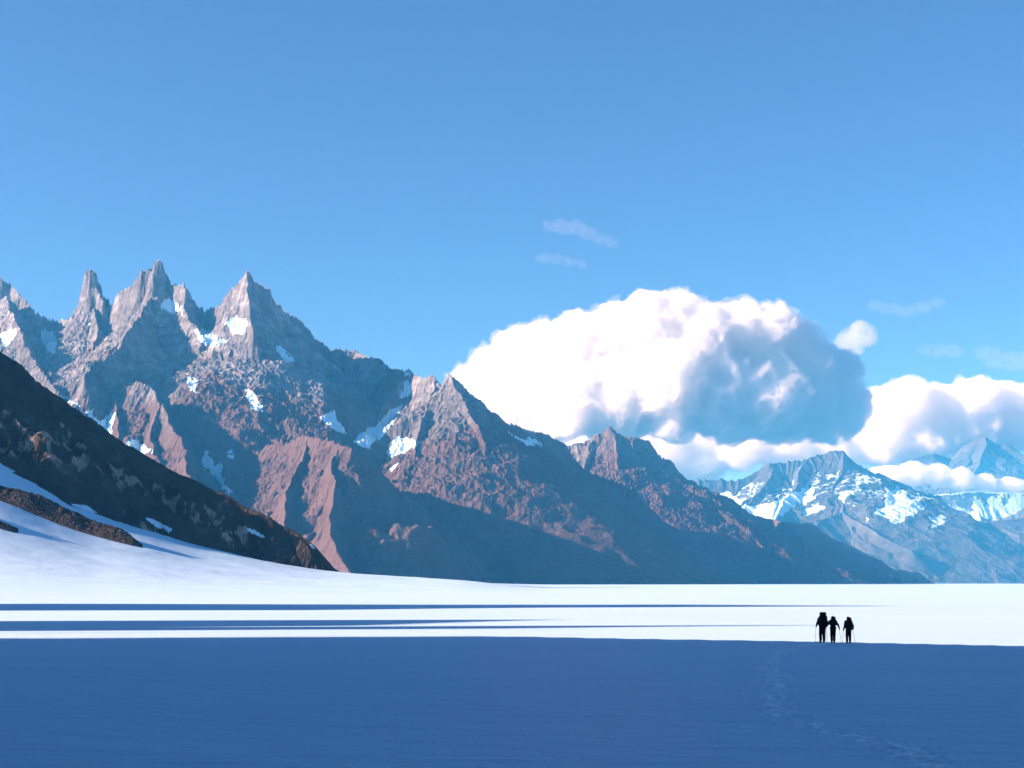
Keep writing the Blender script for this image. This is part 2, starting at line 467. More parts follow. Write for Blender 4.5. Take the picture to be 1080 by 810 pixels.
tone = 0.30 + 0.25 * fbm2(hx * 0.02, hy * 0.02, 5, 81) + 0.62 * band * sstep(-0.1, 0.35, fbm2(hx * 0.06, hy * 0.045, 5, 83, gain=.6))
sn = np.zeros_like(hz2)
for poly in ([(152, 546), (160, 547), (182, 558), (180, 561), (165, 556)], [(258, 556), (266, 558), (280, 566), (276, 567), (262, 561)], [(74, 531), (92, 533), (103, 541), (88, 540)], [(326, 573), (331, 576), (333, 580), (328, 577)]):
    sn = np.maximum(sn, in_poly(hpx, py_h, poly) * 1.0)
keep = hz2 > gz - 2.5
kq = keep[:-1, :-1] | keep[1:, 1:] | keep[1:, :-1] | keep[:-1, 1:]
hill_m = rock_material('hill_rock', (0.016, 0.014, 0.014), (0.044, 0.040, 0.039), (0.30, 0.26, 0.225), (0.09, 0.06, 0.05), 0.09, 4.0, lay_amt=0.25)
me = grid_mesh('hill', hx, hy, hz2, keep=kq, attrs={'tone': tone, 'red': np.zeros_like(tone), 'snow': sn})
link('hill', me, hill_m, kind='structure', label='dark brown rocky hillside with tan outcrops above the snow bank')

# ---- rock strips (moraine) lying on the snow bank
def strip(top, bot, p0, p1, extra, width):
    px = np.arange(p0, p1, 0.8)
    yb = np.interp(px, bot[:, 0], bot[:, 1]); yt = np.interp(px, top[:, 0], top[:, 1])
    ys = np.linspace(450, 1800, 700)
    YY, PP = np.meshgrid(ys, px, indexing='ij')
    GI = HOR - (ground_z((PP - 540) / F * YY, YY) - CAMZ) * F / YY
    k = np.argmax(GI < yb[None, :], axis=0); Yd = ys[k]
    Yd = np.polyval(np.polyfit(px, Yd, 2), px)
    h = np.maximum(yb - yt, 0) / F * Yd * 1.0 + extra(px)
    s = np.linspace(-1, 1.5, 170)[:, None]
    Yg = Yd[None, :] + (s + 1) * width
    X = (px[None, :] - 540) / F * Yg
    prof = np.clip(1 - np.abs(s) ** 1.4, 0, 1)
    Z = ground_z(X, Yg) - 0.5
    Z = Z + prof * h[None, :] * (0.9 + 0.25 * fbm2(X * 0.03, Yg * 0.03, 2, 90)) + prof * sstep(0, 3, h)[None, :] * (2.2 * (ridged2(X / 9, Yg / 3.2, 4, 95) - 0.4) + 0.7 * fbm2(X * 0.5, Yg * 0.5, 3, 96))
    Z = np.where(np.abs(s) >= 1, Z - 2, Z)
    return X, Yg, Z, h
st = np.array([(-60, 500), (0, 518), (30, 524), (60, 538), (100, 556), (125, 563), (150, 577)], float)
sb = np.array([(-60, 508), (0, 530), (30, 541), (50, 548), (100, 566), (150, 579)], float)
for top, bot, p0, p1, ex, lab in ((st, sb, -60, 151, lambda p: 3.0 * sstep(152, 132, p), 'long dark rock strip lying across the white snow bank below the hill'),
                                  (np.array([(-160, 490), (-40, 538), (0, 555), (19, 561)], float), np.array([(-160, 520), (-40, 549), (0, 559.5), (19, 562.5)], float), -160, 19.5, lambda p: 3 * sstep(-5, -50, p) , 'small dark rock outcrop at the snow bank edge, below the longer rock strip')):
    X, Yg, Z, h = strip(top, bot, p0, p1, ex, 24.0)
    me = grid_mesh('rock_strip', X, Yg, Z, attrs={'tone': 0.3 + 0.2 * fbm2(X * 0.05, Yg * 0.05, 4, 97), 'red': np.zeros_like(Z), 'snow': np.zeros_like(Z)})
    link('moraine', me, hill_m, label=lab, category='moraine')

# ---- the main massif
SKY_A = [(-190, 310, 8.6), (-120, 284, 8.4), (-60, 272, 8.2), (-20, 279, 8.05), (0, 290, 8.0), (9, 298, 8.0), (22, 313, 7.95), (40, 329, 7.9), (60, 337, 7.85), (74, 334, 7.75), (84, 325, 7.7), (88, 312, 7.7), (91, 287, 7.7), (95.5, 283, 7.7), (100, 291, 7.7), (105, 307, 7.7), (111, 313, 7.7),
         (119, 320, 7.65), (127, 310, 7.6), (140, 299, 7.5), (149, 285, 7.45), (155, 284, 7.45), (162, 283, 7.4), (165.5, 274, 7.4), (169.5, 274, 7.4), (175.5, 290, 7.4), (182, 299, 7.4), (193, 299, 7.34), (198, 303, 7.32), (207, 321, 7.4), (218, 326, 7.38), (226, 324, 7.35), (235, 319, 7.28), (239, 310, 7.25),
         (247, 299, 7.2), (255, 292, 7.15), (260, 284, 7.1), (264, 289, 7.13), (271, 299, 7.2), (283, 305, 7.28), (289, 316, 7.32), (298, 327, 7.38), (311, 334, 7.47), (322, 343, 7.54), (335, 357, 7.62), (351, 368, 7.72), (360, 367, 7.76), (375, 368.5, 7.75), (389, 375, 7.65), (400, 380, 7.55), (409, 387, 7.4), (424, 391, 7.25),
         (432, 389, 7.15), (439, 396, 7.05), (456, 397, 6.9), (464, 407, 6.8), (468, 397, 6.75), (477, 395, 6.7), (486, 402, 6.75), (495, 416, 6.85), (510, 425, 7.05), (514, 438, 7.1), (533, 445, 7.4), (548, 450, 7.65), (578, 459, 8.2), (598, 469, 8.55),
         (622, 464, 8.35), (627, 458, 8.3), (637, 455, 8.25), (643, 449, 8.2), (651, 455, 8.2), (664, 460, 8.2), (684, 464, 8.25), (690, 472, 8.3), (699, 483, 8.35), (706, 484, 8.35), (716, 497, 8.5), (728, 509, 8.65), (748, 521, 8.95), (768, 533.5, 9.3), (788, 541, 9.55), (815, 548, 9.95), (834, 551, 10.1),
         (852, 551, 10.2), (867, 560, 10.4), (891, 573, 10.6), (911, 583, 10.8), (930, 591, 11.0), (945, 600, 11.2), (961, 602, 11.4), (971, 605, 11.5), (984, 614.8, 11.6), (992, 618, 11.65)]
T = Terrain()
iA = [q[0] for q in SKY_A].index(298); iB = [q[0] for q in SKY_A].index(495)
T.ridge(SKY_A[:iA + 1], near=4.2, d0=55, far=0.72)
T.ridge([(89.5, 300, 7.7), (91, 288, 7.7), (95, 284, 7.7), (99, 288, 7.7), (102.5, 300, 7.7)], near=6.0, d0=40, far=0.9, w=14)
T.ridge([(102, 302, 7.68), (107, 310, 7.66), (111, 316, 7.64)], near=5.0, d0=40, far=0.9, w=8)
T.ridge([(143, 299, 7.5), (149, 286, 7.45), (156, 285, 7.45)], near=5.0, d0=40, far=0.9, w=10)
T.ridge([(164.5, 280, 7.4), (166, 275, 7.4), (169.5, 275, 7.4), (172, 283, 7.4)], near=5.0, d0=40, far=0.9, w=8)
T.ridge([(181, 300, 7.4), (190, 300, 7.36), (196, 302, 7.32)], near=5.0, d0=40, far=0.9, w=6)
T.ridge([(243, 306, 7.22), (248, 300, 7.2), (252, 297, 7.17)], near=5.0, d0=40, far=0.9, w=5)
T.ridge(SKY_A[iA:iB + 1], near=1.9, d0=80, far=0.70)
P4 = SKY_A[iB:[q[0] for q in SKY_A].index(598)] + [(598, 469, 8.5), (606, 490, 8.55), (640, 504, 8.6), (672, 518, 8.65), (690, 538, 8.7), (706, 556, 8.75), (760, 561, 9.0), (800, 575, 9.2), (860, 597, 9.5), (910, 616, 9.7)]
T.ridge(P4, near=1.2, d0=80, far=0.64)
P5 = [(555, 484, 10.0), (598, 470, 10.0), (622, 464, 10.0), (627, 458, 10.0), (637, 455, 10.0), (643, 449, 10.0), (651, 455, 10.0), (664, 460, 10.0), (684, 464, 10.05), (690, 472, 10.1), (699, 483, 10.15), (706, 484, 10.15), (716, 497, 10.2), (728, 509, 10.3), (748, 521, 10.4), (768, 533.5, 10.5), (788, 541, 10.6), (815, 548, 10.7)]
T.ridge(P5 + SKY_A[[q[0] for q in SKY_A].index(834):], near=1.3, d0=80, far=0.62)
T.ridge([(6, 312, 7.9), (14, 330, 7.6), (28, 365, 7.2), (50, 395, 6.9), (62, 430, 6.4)], near=1.0, d0=70, far=.72)
T.ridge([(98, 318, 7.66), (100, 330, 7.6), (103, 345, 7.45), (97, 372, 7.2)], near=1.6, d0=50, far=.75)
T.ridge([(80, 336, 7.7), (86, 350, 7.55), (95, 374, 7.3)], near=1.2, d0=50, far=.75)
T.ridge([(160, 312, 7.33), (154, 322, 7.2), (149, 332, 7.05), (143, 342, 6.93), (125, 364, 6.75), (98, 384, 6.5), (88, 398, 6.35)], near=1.6, d0=60, far=.8)
T.ridge([(193, 318, 7.3), (200, 334, 7.15), (214, 354, 7.0), (223, 378, 6.9), (218, 405, 6.85), (206, 418, 6.88)], near=1.2, d0=60, far=.8)
T.ridge([(88, 392, 6.75), (104, 408, 6.65), (130, 408, 6.5), (148, 403, 6.4), (160, 406, 6.36), (166, 424, 6.25), (178, 436, 6.15), (184, 452, 6.0), (196, 490, 5.65), (212, 530, 5.35)], near=1.3, d0=60, far=.78)
T.ridge([(130, 408, 6.5), (126, 430, 6.3), (120, 470, 6.05), (122, 500, 5.9)], near=1.1, d0=45, far=.85)
T.ridge([(166, 424, 6.25), (160, 455, 6.05), (166, 485, 5.85)], near=1.1, d0=45, far=.85)
T.ridge([(182, 440, 6.9), (190, 422, 6.9), (194, 419, 6.9), (203, 416, 6.9), (207, 428, 6.88), (214, 431, 6.85), (232, 424, 6.8), (242, 434, 6.75), (250, 452, 6.6), (268, 466, 6.35), (287, 470, 6.08), (300, 466, 5.92), (312, 462, 5.8), (322, 459, 5.72), (336, 462, 5.62), (356, 467, 5.5), (374, 473, 5.4), (392, 486, 5.45), (420, 514, 5.5), (450, 536, 5.55), (490, 573, 5.6), (528, 610, 5.6)], near=1.1, d0=60, far=.78)
T.ridge([(236, 432, 6.78), (232, 462, 6.4), (238, 500, 5.9), (246, 560, 5.4)], near=.8, d0=50, far=.85)
T.ridge([(322, 462, 5.72), (314, 490, 5.5), (302, 530, 5.25), (298, 560, 5.05), (318, 602, 4.8)], near=1.0, d0=45, far=.9)

T.ridge([(358, 470, 5.5), (352, 500, 5.3), (345, 545, 5.05), (350, 580, 4.85), (372, 610, 4.7)], near=1.0, d0=45, far=.9)

T.ridge([(260, 300, 7.08), (263, 326, 6.98), (268, 350, 6.88)], near=1.7, d0=60, far=.85)
T.ridge([(432, 389, 7.15), (420, 408, 7.05), (404, 432, 6.9), (390, 455, 6.7), (374, 470, 6.4)], near=.8, d0=60, far=.7)
T.ridge([(477, 395, 6.7), (486, 420, 6.55), (498, 440, 6.45), (508, 468, 6.3), (512, 505, 6.1), (522, 555, 5.8), (545, 614, 5.4)], near=.9, d0=60, far=.66)
T.ridge([(458, 398, 6.9), (452, 425, 6.65), (440, 462, 6.4), (438, 490, 6.2), (452, 520, 6.0)], near=.8, d0=60, far=.75)
T.ridge([(690, 474, 10.1), (684, 495, 9.9), (682, 514, 9.72)], near=1.2, d0=45, far=.8)
T.ridge([(706, 486, 10.15), (703, 503, 9.95), (697, 520, 9.75), (706, 550, 9.4), (730, 580, 9.0)], near=1.0, d0=45, far=.72)
T.ridge([(730, 513, 10.3), (732, 530, 10.05), (742, 552, 9.7), (775, 575, 9.4)], near=.8, d0=45, far=.66)
T.ridge([(645, 455, 10.0), (648, 475, 9.82), (654, 505, 9.55)], near=1.2, d0=45, far=.8)
T.ridge([(627, 460, 10.0), (620, 478, 9.85), (612, 500, 9.65)], near=1.0, d0=45, far=.8)
T.ridge([(668, 462, 10.0), (668, 480, 9.88), (674, 510, 9.65)], near=1.0, d0=45, far=.85)
T.ridge([(834, 551, 10.1), (850, 580, 9.6), (872, 612, 9.1)], near=.4, d0=60, far=.5)
X, Y, PX = persp_grid(-200, 996, 0.75, 4500, 11900, 1050)
wx = 26 * perlin2(X / 260, Y / 260, 100) + 10 * perlin2(X / 80, Y / 80, 101)
wy = 26 * perlin2(X / 260, Y / 260, 103) + 10 * perlin2(X / 80, Y / 80, 104)
b, D, TT, RB = T.eval(X + wx, Y + wy)
hifac = sstep(60, 500, b); amp = sstep(0, 240, D); hi = sstep(330, 280, PX) * sstep(700, 1000, b); amp2 = 0.25 + 0.4 * hi + (0.75 - 0.4 * hi) * sstep(0, 45, D)
ribs = ridged2(TT / 170 + 0.25 * perlin2(X / 150, Y / 150, 110), D / 900, 3, 111)
ribs2 = ridged2(TT / 52 + 0.3 * perlin2(X / 70, Y / 70, 112), D / 260, 3, 115)
rr = ridged2(X / 700, Y / 700, 7, 120, gain=0.55)
rf = fbm2(X / 90, Y / 90, 5, 130, gain=0.55)
crag = ridged2(X / 42, Y / 42, 4, 140, gain=0.6)
flank = sstep(480, 600, PX) * sstep(9350, 9000, Y)
calm = 1 - 0.68 * flank
jag = hifac * (1 - sstep(10, 90, D)) * ((15 + 3 * hi) * (ridged2(TT / 36, D / 300, 3, 170) - 0.45)) * sstep(860, 740, PX)
Z = b + jag + calm * (amp * 44 * (ribs - 0.45) + amp2 * 24 * (ribs2 - 0.4) + (0.06 + amp) * 46 * (rr - 0.33) + (0.4 + 0.6 * amp) * 9 * rf + amp2 * hifac * 14 * (crag - 0.4))
# ledges and cliff bands
st_n = fbm2(X / 420, Y / 420, 3, 180)
ph = (Z + 60 * st_n + 0.10 * X) / 46.0
saw = ph - np.floor(ph)
Z = Z + calm * hifac * (9.0 * (sstep(0.0, 0.55, saw) - saw)) * sstep(-0.3, 0.3, fbm2(X / 130, Y / 130, 3, 181))
chip = np.abs(perlin2(X / 22, Y / 26, 184)) + 0.5 * np.abs(perlin2(X / 11, Y / 14, 185))
Z = Z + calm * hifac * (2.5 + 7.0 * sstep(-0.35, 0.5, fbm2(X / 320, Y / 320, 3, 187))) * (0.45 - chip)
# smoother scree at the feet of the right flank
PY = HOR - (Z - CAMZ) * F / Y
scree = sstep(500, 620, PX) * sstep(260, 60, b + 0 * Z) * sstep(9400, 9000, Y)
Z = Z * (1 - 0.45 * scree) + b * 0.45 * scree
gy, gx = np.gradient(Z)
dxp = np.gradient(X, axis=1); dyp = np.gradient(Y, axis=0)
zx = gx / dxp; zy = (gy - zx * np.gradient(X, axis=0)) / dyp
slope = np.sqrt(zx ** 2 + zy ** 2)
PY = HOR - (Z - CAMZ) * F / Y
n_l = fbm2(X / 500, Y / 500, 5, 150)
n_s = fbm2(X / 60, Y / 60, 4, 155)
snow = sstep(0.75, 0.35, slope) * sstep(650, 1000, Z + 250 * n_l) * 0.65
def blur(a, n):
    for ax_ in (0, 1):
        c = np.cumsum(np.pad(a, [(n + 1, n) if k == ax_ else (0, 0) for k in (0, 1)], mode='edge'), axis=ax_)
        a = (np.take(c, np.arange(2 * n + 1, c.shape[ax_]), axis=ax_) - np.take(c, np.arange(0, c.shape[ax_] - 2 * n - 1), axis=ax_)) / (2 * n + 1)
    return a
conc = blur(Z, 7) - Z
snow = snow + 0.62 * sstep(5, 15, conc) * sstep(850, 1250, Z + 250 * n_l) * sstep(1.8, 1.2, slope)
snow = snow + 0.30 * sstep(1150, 1500, Z + 150 * n_l) * sstep(1.5, 0.9, slope)
wob = 3.0 * n_s + 1.5 * perlin2(X / 18, Y / 18, 156); wob2 = 3.0 * fbm2(X / 60, Y / 60, 4, 158) - 0.12 * np.clip(-conc, 0, 30)
for poly in ([(60, 416), (70, 418), (90, 434), (98, 430), (92, 440), (104, 447), (112, 446)], [(96, 449), (122, 433), (117, 457), (108, 458)], [(132, 468), (147, 458), (144, 464), (163, 476), (150, 478)],
             [(213, 476), (220, 478), (226, 488), (234, 486), (234, 500), (244, 518), (240, 520), (228, 504), (214, 490)], [(238, 478), (246, 474), (247, 484)],
             [(372, 464), (395, 450), (412, 432), (424, 424), (414, 446), (398, 462), (390, 474)], [(408, 478), (416, 462), (432, 461), (442, 466), (430, 476), (412, 482)], [(409, 494), (424, 486), (412, 500)],
             [(422, 420), (428, 400), (432, 398), (434, 414), (428, 418)], [(168, 322), (178, 312), (192, 326), (184, 332)], [(236, 340), (248, 334), (262, 342), (258, 350), (246, 352)], [(204, 346), (222, 350), (240, 360), (222, 366), (208, 358)],
             [(258, 410), (266, 412), (276, 430), (268, 432), (262, 424)], [(336, 440), (350, 432), (366, 458), (352, 452)], [(290, 366), (298, 364), (310, 380), (302, 382)], [(44, 346), (54, 344), (60, 372), (50, 372)], [(0, 352), (14, 346), (18, 356), (4, 368)], [(196, 396), (208, 398), (208, 412), (200, 412)], [(536, 456), (560, 462), (574, 470), (556, 468)], [(424, 390), (434, 391), (430, 396)]):
    snow = np.maximum(snow, in_poly(PX + wob, PY + wob2, poly) * 1.0)
tone = 0.5 + 0.28 * n_l + 0.15 * n_s + 0.1 * sstep(800, 1500, Z)
redm = sstep(0.05, 0.5, n_l * 0.5 + sstep(1000, 450, Z + 200 * fbm2(X / 900, Y / 900, 3, 160)) * 0.85 - 0.02)
redm = np.maximum(redm, 0.8 * sstep(590, 640, PX) * sstep(0, 0.6, 0.6 + n_l))
mount_m = rock_material('mountain_rock', (0.048, 0.045, 0.048), (0.140, 0.142, 0.152), (0.36, 0.37, 0.395), (0.088, 0.061, 0.060), 0.016, 24.0)
finish('mountain', X, Y, Z, mount_m, {'tone': tone, 'red': redm, 'snow': snow}, label='jagged grey and red rock mountains with three sharp summits, left behind the hill')

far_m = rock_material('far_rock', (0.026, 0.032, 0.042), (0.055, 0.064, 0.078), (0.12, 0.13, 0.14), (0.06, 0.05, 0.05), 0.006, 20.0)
# ---- the snowy range far right
T = Terrain()
T.ridge([(640, 540, 17.0), (690, 520, 17.0), (733, 506, 17.0), (758, 504, 17), (778, 506.5, 17), (797, 496.5, 17.1), (810, 487, 17.1), (826, 486, 17.2), (846, 485, 17.2), (867, 477, 17.3), (878, 475, 17.3), (887, 474, 17.3), (891, 481, 17.4), (904, 490, 17.5), (924, 498, 17.7), (942, 505.6, 17.9), (968, 516, 18.1), (992, 522.4, 18.4), (1000, 534, 18.6), (1012, 544, 18.7), (1023, 549, 18.8), (1044, 549, 18.8), (1064, 543, 18.7), (1080, 534, 18.7), (1110, 524, 18.7), (1180, 540, 19), (1330, 560, 19.5)], near=.9, d0=200, far=.45)
T.ridge([(820, 486, 17.2), (806, 510, 16.7), (786, 535, 16.2)], near=.5, d0=150, far=.55)
T.ridge([(850, 484, 17.2), (842, 508, 16.8), (826, 530, 16.2), (815, 548, 15.6)], near=.6, d0=150, far=.6)
T.ridge([(887, 474, 17.3), (886, 500, 16.9), (878, 520, 16.5), (892, 539, 15.9), (915, 556, 15.4), (960, 580, 14.8)], near=.6, d0=150, far=.5)
T.ridge([(892, 539, 15.9), (866, 550, 15.5), (846, 572, 15.0), (830, 590, 14.4)], near=.5, d0=100, far=.45)
T.ridge([(924, 498, 17.7), (930, 520, 17.2), (925, 540, 16.6)], near=.5, d0=120, far=.55)
T.ridge([(968, 516, 18.1), (985, 536, 17.5), (1000, 552, 16.8)], near=.5, d0=120, far=.5)
T.ridge([(940, 562, 16.0), (985, 556, 16.2), (1030, 553, 16.4), (1080, 546, 16.6), (1160, 548, 16.8), (1330, 575, 17)], near=.4, d0=120, far=.33)
T.ridge([(1030, 553, 16.4), (1040, 580, 15.6), (1050, 606, 14.6)], near=.3, d0=80, far=.38)
T.ridge([(985, 556, 16.2), (975, 590, 15.2), (970, 612, 14.4)], near=.3, d0=80, far=.38)
X, Y, PX = persp_grid(650, 1330, 0.8, 13600, 19900, 420)
b, D, TT, RB = T.eval(X + 50 * perlin2(X / 500, Y / 500, 200) + 18 * perlin2(X / 150, Y / 150, 201), Y + 50 * perlin2(X / 500, Y / 500, 203))
amp = sstep(0, 450, D); foot = 0.7 + 0.3 * sstep(500, 900, b)
Z = b + (1 - sstep(20, 200, D)) * sstep(500, 900, b) * 34 * (ridged2(TT / 120, D / 600, 3, 240) - 0.45) + amp * 80 * (ridged2(TT / 330 + 0.3 * perlin2(X / 300, Y / 300, 205), D / 1500, 3, 211) - 0.42) + foot * ((0.1 + amp) * 80 * (ridged2(X / 1300, Y / 1300, 7, 220, gain=.55) - 0.33) + (0.3 + 0.7 * amp) * 14 * fbm2(X / 160, Y / 160, 5, 230, gain=.55))
gy, gx = np.gradient(Z)
zx = gx / np.gradient(X, axis=1); zy = (gy - zx * np.gradient(X, axis=0)) / np.gradient(Y, axis=0)
slope = np.sqrt(zx ** 2 + zy ** 2)
PY = HOR - (Z - CAMZ) * F / Y
n_l = fbm2(X / 900, Y / 900, 5, 250); n_s = fbm2(X / 130, Y / 130, 4, 255)
conc = blur(Z, 6) - Z
snow = sstep(0.95, 0.5, slope + 0.35 * n_s) * sstep(620, 950, Z + 160 * n_l) * 0.52 + 0.6 * sstep(6, 24, conc) * sstep(600, 900, Z + 160 * n_l)
wob = 3.5 * n_s; wob2 = 3.0 * fbm2(X / 130, Y / 130, 4, 258)
for poly in ([(756, 523), (770, 520), (790, 534), (812, 532), (835, 520), (862, 513), (858, 526), (835, 536), (820, 548), (780, 545), (760, 532)], [(846, 541), (864, 530), (868, 536), (850, 545)], [(903, 502), (914, 501), (913, 508), (904, 514)], [(934, 516), (950, 514), (950, 524), (968, 526), (976, 534), (962, 544), (946, 552), (936, 548), (922, 540), (934, 532)],
             [(981, 546), (994, 544), (997, 552), (984, 556)], [(886, 520), (898, 520), (890, 530)], [(912, 545), (917, 547), (916, 551)]):
    snow = np.maximum(snow, in_poly(PX + wob, PY + wob2, poly) * 1.0)
tone = 0.42 + 0.25 * n_l + 0.1 * n_s
finish('mountain', X, Y, Z, far_m, {'tone': tone, 'red': 0.25 * sstep(0, 0.6, n_l), 'snow': snow}, label='hazy blue snow-streaked mountain range at the far right end of the glacier')

# ---- the snow shelf and the peak among the clouds, behind everything
def far_peak(name, sky, spurs, p0, p1, Y0, Y1, sfun, lab, floor):
    T = Terrain(); T.ridge(sky, near=.9, d0=250, far=.6)
    for s in spurs: T.ridge(s, near=.5, d0=150, far=.6)
    X, Y, PX = persp_grid(p0, p1, 0.8, Y0, Y1, 200)
    b, D, TT, RB = T.eval(X + 60 * perlin2(X / 600, Y / 600, 300), Y + 60 * perlin2(X / 600, Y / 600, 303))
    amp = sstep(0, 500, D)
    Z = b + amp * 150 * (ridged2(TT / 450, D / 2000, 3, 311) - 0.42) + (0.1 + amp) * 130 * (ridged2(X / 1700, Y / 1700, 6, 320) - 0.33) + (0.3 + 0.7 * amp) * 30 * fbm2(X / 220, Y / 220, 5, 330)
    gy, gx = np.gradient(Z); zx = gx / np.gradient(X, axis=1); zy = (gy - zx * np.gradient(X, axis=0)) / np.gradient(Y, axis=0)
    snow = sfun(np.sqrt(zx ** 2 + zy ** 2), Z, fbm2(X / 200, Y / 200, 4, 340))
    finish(name, X, Y, Z, far_m, {'tone': 0.4 + 0.2 * fbm2(X / 900, Y / 900, 4, 350), 'red': 0 * Z, 'snow': snow}, floor=floor, label=lab)

far_peak('mountain', [(905, 535, 22.0), (960, 524, 22.0), (992, 521, 22.0), (1030, 517, 22.1), (1060, 519, 22.2), (1080, 520, 22.3), (1120, 512, 22.4), (1330, 540, 23)], [],
         930, 1330, 19950, 23000, lambda s, z, n: 0.9 - 0.5 * sstep(1.0, 1.5, s + 0.4 * n), 'smooth white snow shelf below the cloud-wrapped peak at far right', -6.0)
far_peak('mountain', [(930, 500, 33), (948, 489, 33), (968, 481, 33), (985, 478, 33), (1000, 482, 33.3), (1010, 478, 33.3), (1018, 470, 33.2), (1030, 463, 33.1), (1040, 460, 33.0), (1050, 466, 33.1), (1064, 475, 33.3), (1080, 486, 33.5), (1110, 505, 33.6), (1200, 540, 34)], [[(1040, 460, 33), (1036, 480, 32.3), (1028, 500, 31.5)], [(1060, 474, 33.2), (1068, 495, 32.2)]],
         900, 1220, 30500, 34500, lambda s, z, n: sstep(1.2, 0.7, s + 0.5 * n) * 0.3, 'dark blue rocky peak standing out of the white clouds at far right', 800.0)

# ------------------------------------------------------------------ haze
hm = bpy.data.materials.new('haze'); hm.use_nodes = True
hn = hm.node_tree; hn.nodes.remove(hn.nodes['Principled BSDF'])
pv = hn.nodes.new('ShaderNodeVolumePrincipled')
pv.inputs['Color'].default_value = (0.06, 0.48, 0.98, 1); pv.inputs['Absorption Color'].default_value = (1, 1, 1, 1)
pv.inputs['Density'].default_value = 2.8e-5; pv.inputs['Anisotropy'].default_value = 0.0
hn.links.new(pv.outputs[0], hn.nodes['Material Output'].inputs['Volume'])
x0, x1, y0, y1, z0, z1 = -32000, 32000, -32000, 24500, -8.0, 1850
hv = [(x, y, z) for z in (z0, z1) for y in (y0, y1) for x in (x0, x1)]
hme = mesh_np('haze', hv, quads=[(0, 2, 3, 1), (4, 5, 7, 6), (0, 1, 5, 4), (2, 6, 7, 3), (0, 4, 6, 2), (1, 3, 7, 5)])
link('haze', hme, hm, kind='stuff')

# ------------------------------------------------------------------ clouds: fractal hulls filled with even vapour
def cloud_material(name, dens, col=(0.96, 0.96, 0.96)):
    m = bpy.data.materials.new(name); m.use_nodes = True
    n = m.node_tree; n.nodes.remove(n.nodes['Principled BSDF'])
    v = n.nodes.new('ShaderNodeVolumePrincipled'); v.inputs['Density'].default_value = dens; v.inputs['Color'].default_value = (*col, 1)
    v.inputs['Anisotropy'].default_value = 0.1
    n.links.new(v.outputs[0], n.nodes['Material Output'].inputs['Volume'])
    return m

def cloud(puffs, Yk, mat, label, seed, h=1.6, billow=9.0, freq=26.0, base=None, group=None, squash=1.0, gain=0.52, soft=5.0, fringe=None):
    """puffs: (px, py, radius px, depth px); built in photo-pixel units at depth Yk km, then scaled to metres"""
    P = np.array(puffs, float)
    m = billow + (16 if fringe is not None else 6)
    lo = np.array([(P[:, 0] - P[:, 2]).min() - m, (P[:, 3] - P[:, 2]).min() - m, (-P[:, 1] - P[:, 2]).min() - m])
    hi = np.array([(P[:, 0] + P[:, 2]).max() + m, (P[:, 3] + P[:, 2]).max() + m, (-P[:, 1] + P[:, 2]).max() + m])
    ax = [np.arange(lo[i], hi[i], h).astype(f32) for i in range(3)]
    shape = tuple(len(a) for a in ax)
    d = np.full(shape, 1e3, f32); k = soft
    for x, y, r, z in P:
        sl = []
        for i, c in enumerate((x, z, -y)):
            a = np.searchsorted(ax[i], c - r - 40); b_ = np.searchsorted(ax[i], c + r + 40); sl.append(slice(a, b_))
        gx, gy, gz = np.meshgrid(ax[0][sl[0]], ax[1][sl[1]], ax[2][sl[2]], indexing='ij', sparse=True)
        q = np.sqrt((gx - x) ** 2 + (gy - z) ** 2 + ((gz + y) / squash) ** 2) - r
        sub = d[tuple(sl)]
        hh = np.clip(0.5 + 0.5 * (sub - q) / k, 0, 1)
        d[tuple(sl)] = sub * (1 - hh) + q * hh - k * hh * (1 - hh)
    if base is not None:
        zz = ax[2][None, None, :]
        d = np.maximum(d, (-base - zz) * 0.8)
    near = np.abs(d) < billow * 2.4
    I, J, K = np.nonzero(near)
    x, y, z = ax[0][I] / freq, ax[1][J] / freq, ax[2][K] / freq
    n = np.zeros(len(I), f32); a = 1.0
    for o in range(4):
        n += a * (0.55 - 1.3 * np.abs(perlin3(x, y, z, seed + o))); x = x * 2.1; y = y * 2.1; z = z * 2.1; a *= gain
    d[I, J, K] -= billow * n
    d[0] = d[-1] = 1; d[:, 0] = d[:, -1] = 1; d[:, :, 0] = d[:, :, -1] = 1
    V, Q = surface_nets(d, lo, h)
    s = Yk * 1000 / F
    W = np.stack([(V[:, 0] - 540) * s, Yk * 1000 + V[:, 1] * s, CAMZ + (HOR + V[:, 2]) * s], 1)
    me = mesh_np('cloud', W, quads=Q, smooth=True)
    o = link('cloud', me, mat, label=label, category='cloud', group=group)
    if fringe is not None:
        e = np.full(shape, 1e3, f32)
        near = np.abs(d) < billow * 3
        I, J, K = np.nonzero(near)
        x, y, z = ax[0][I] / (freq * 0.45), ax[1][J] / (freq * 0.45), ax[2][K] / (freq * 0.45)
        n = perlin3(x, y, z, seed + 20) + 0.55 * perlin3(x * 2.2, y * 2.2, z * 2.2, seed + 21)
        e[:] = d; e[I, J, K] -= 3.2 + 5.0 * n
        e[0] = e[-1] = 1; e[:, 0] = e[:, -1] = 1; e[:, :, 0] = e[:, :, -1] = 1
        V, Q = surface_nets(e, lo, h)
        W = np.stack([(V[:, 0] - 540) * s, Yk * 1000 + V[:, 1] * s, CAMZ + (HOR + V[:, 2]) * s], 1)
        link('cloud_fringe', mesh_np('cloud_fringe', W, quads=Q, smooth=True), fringe, o)
    return o

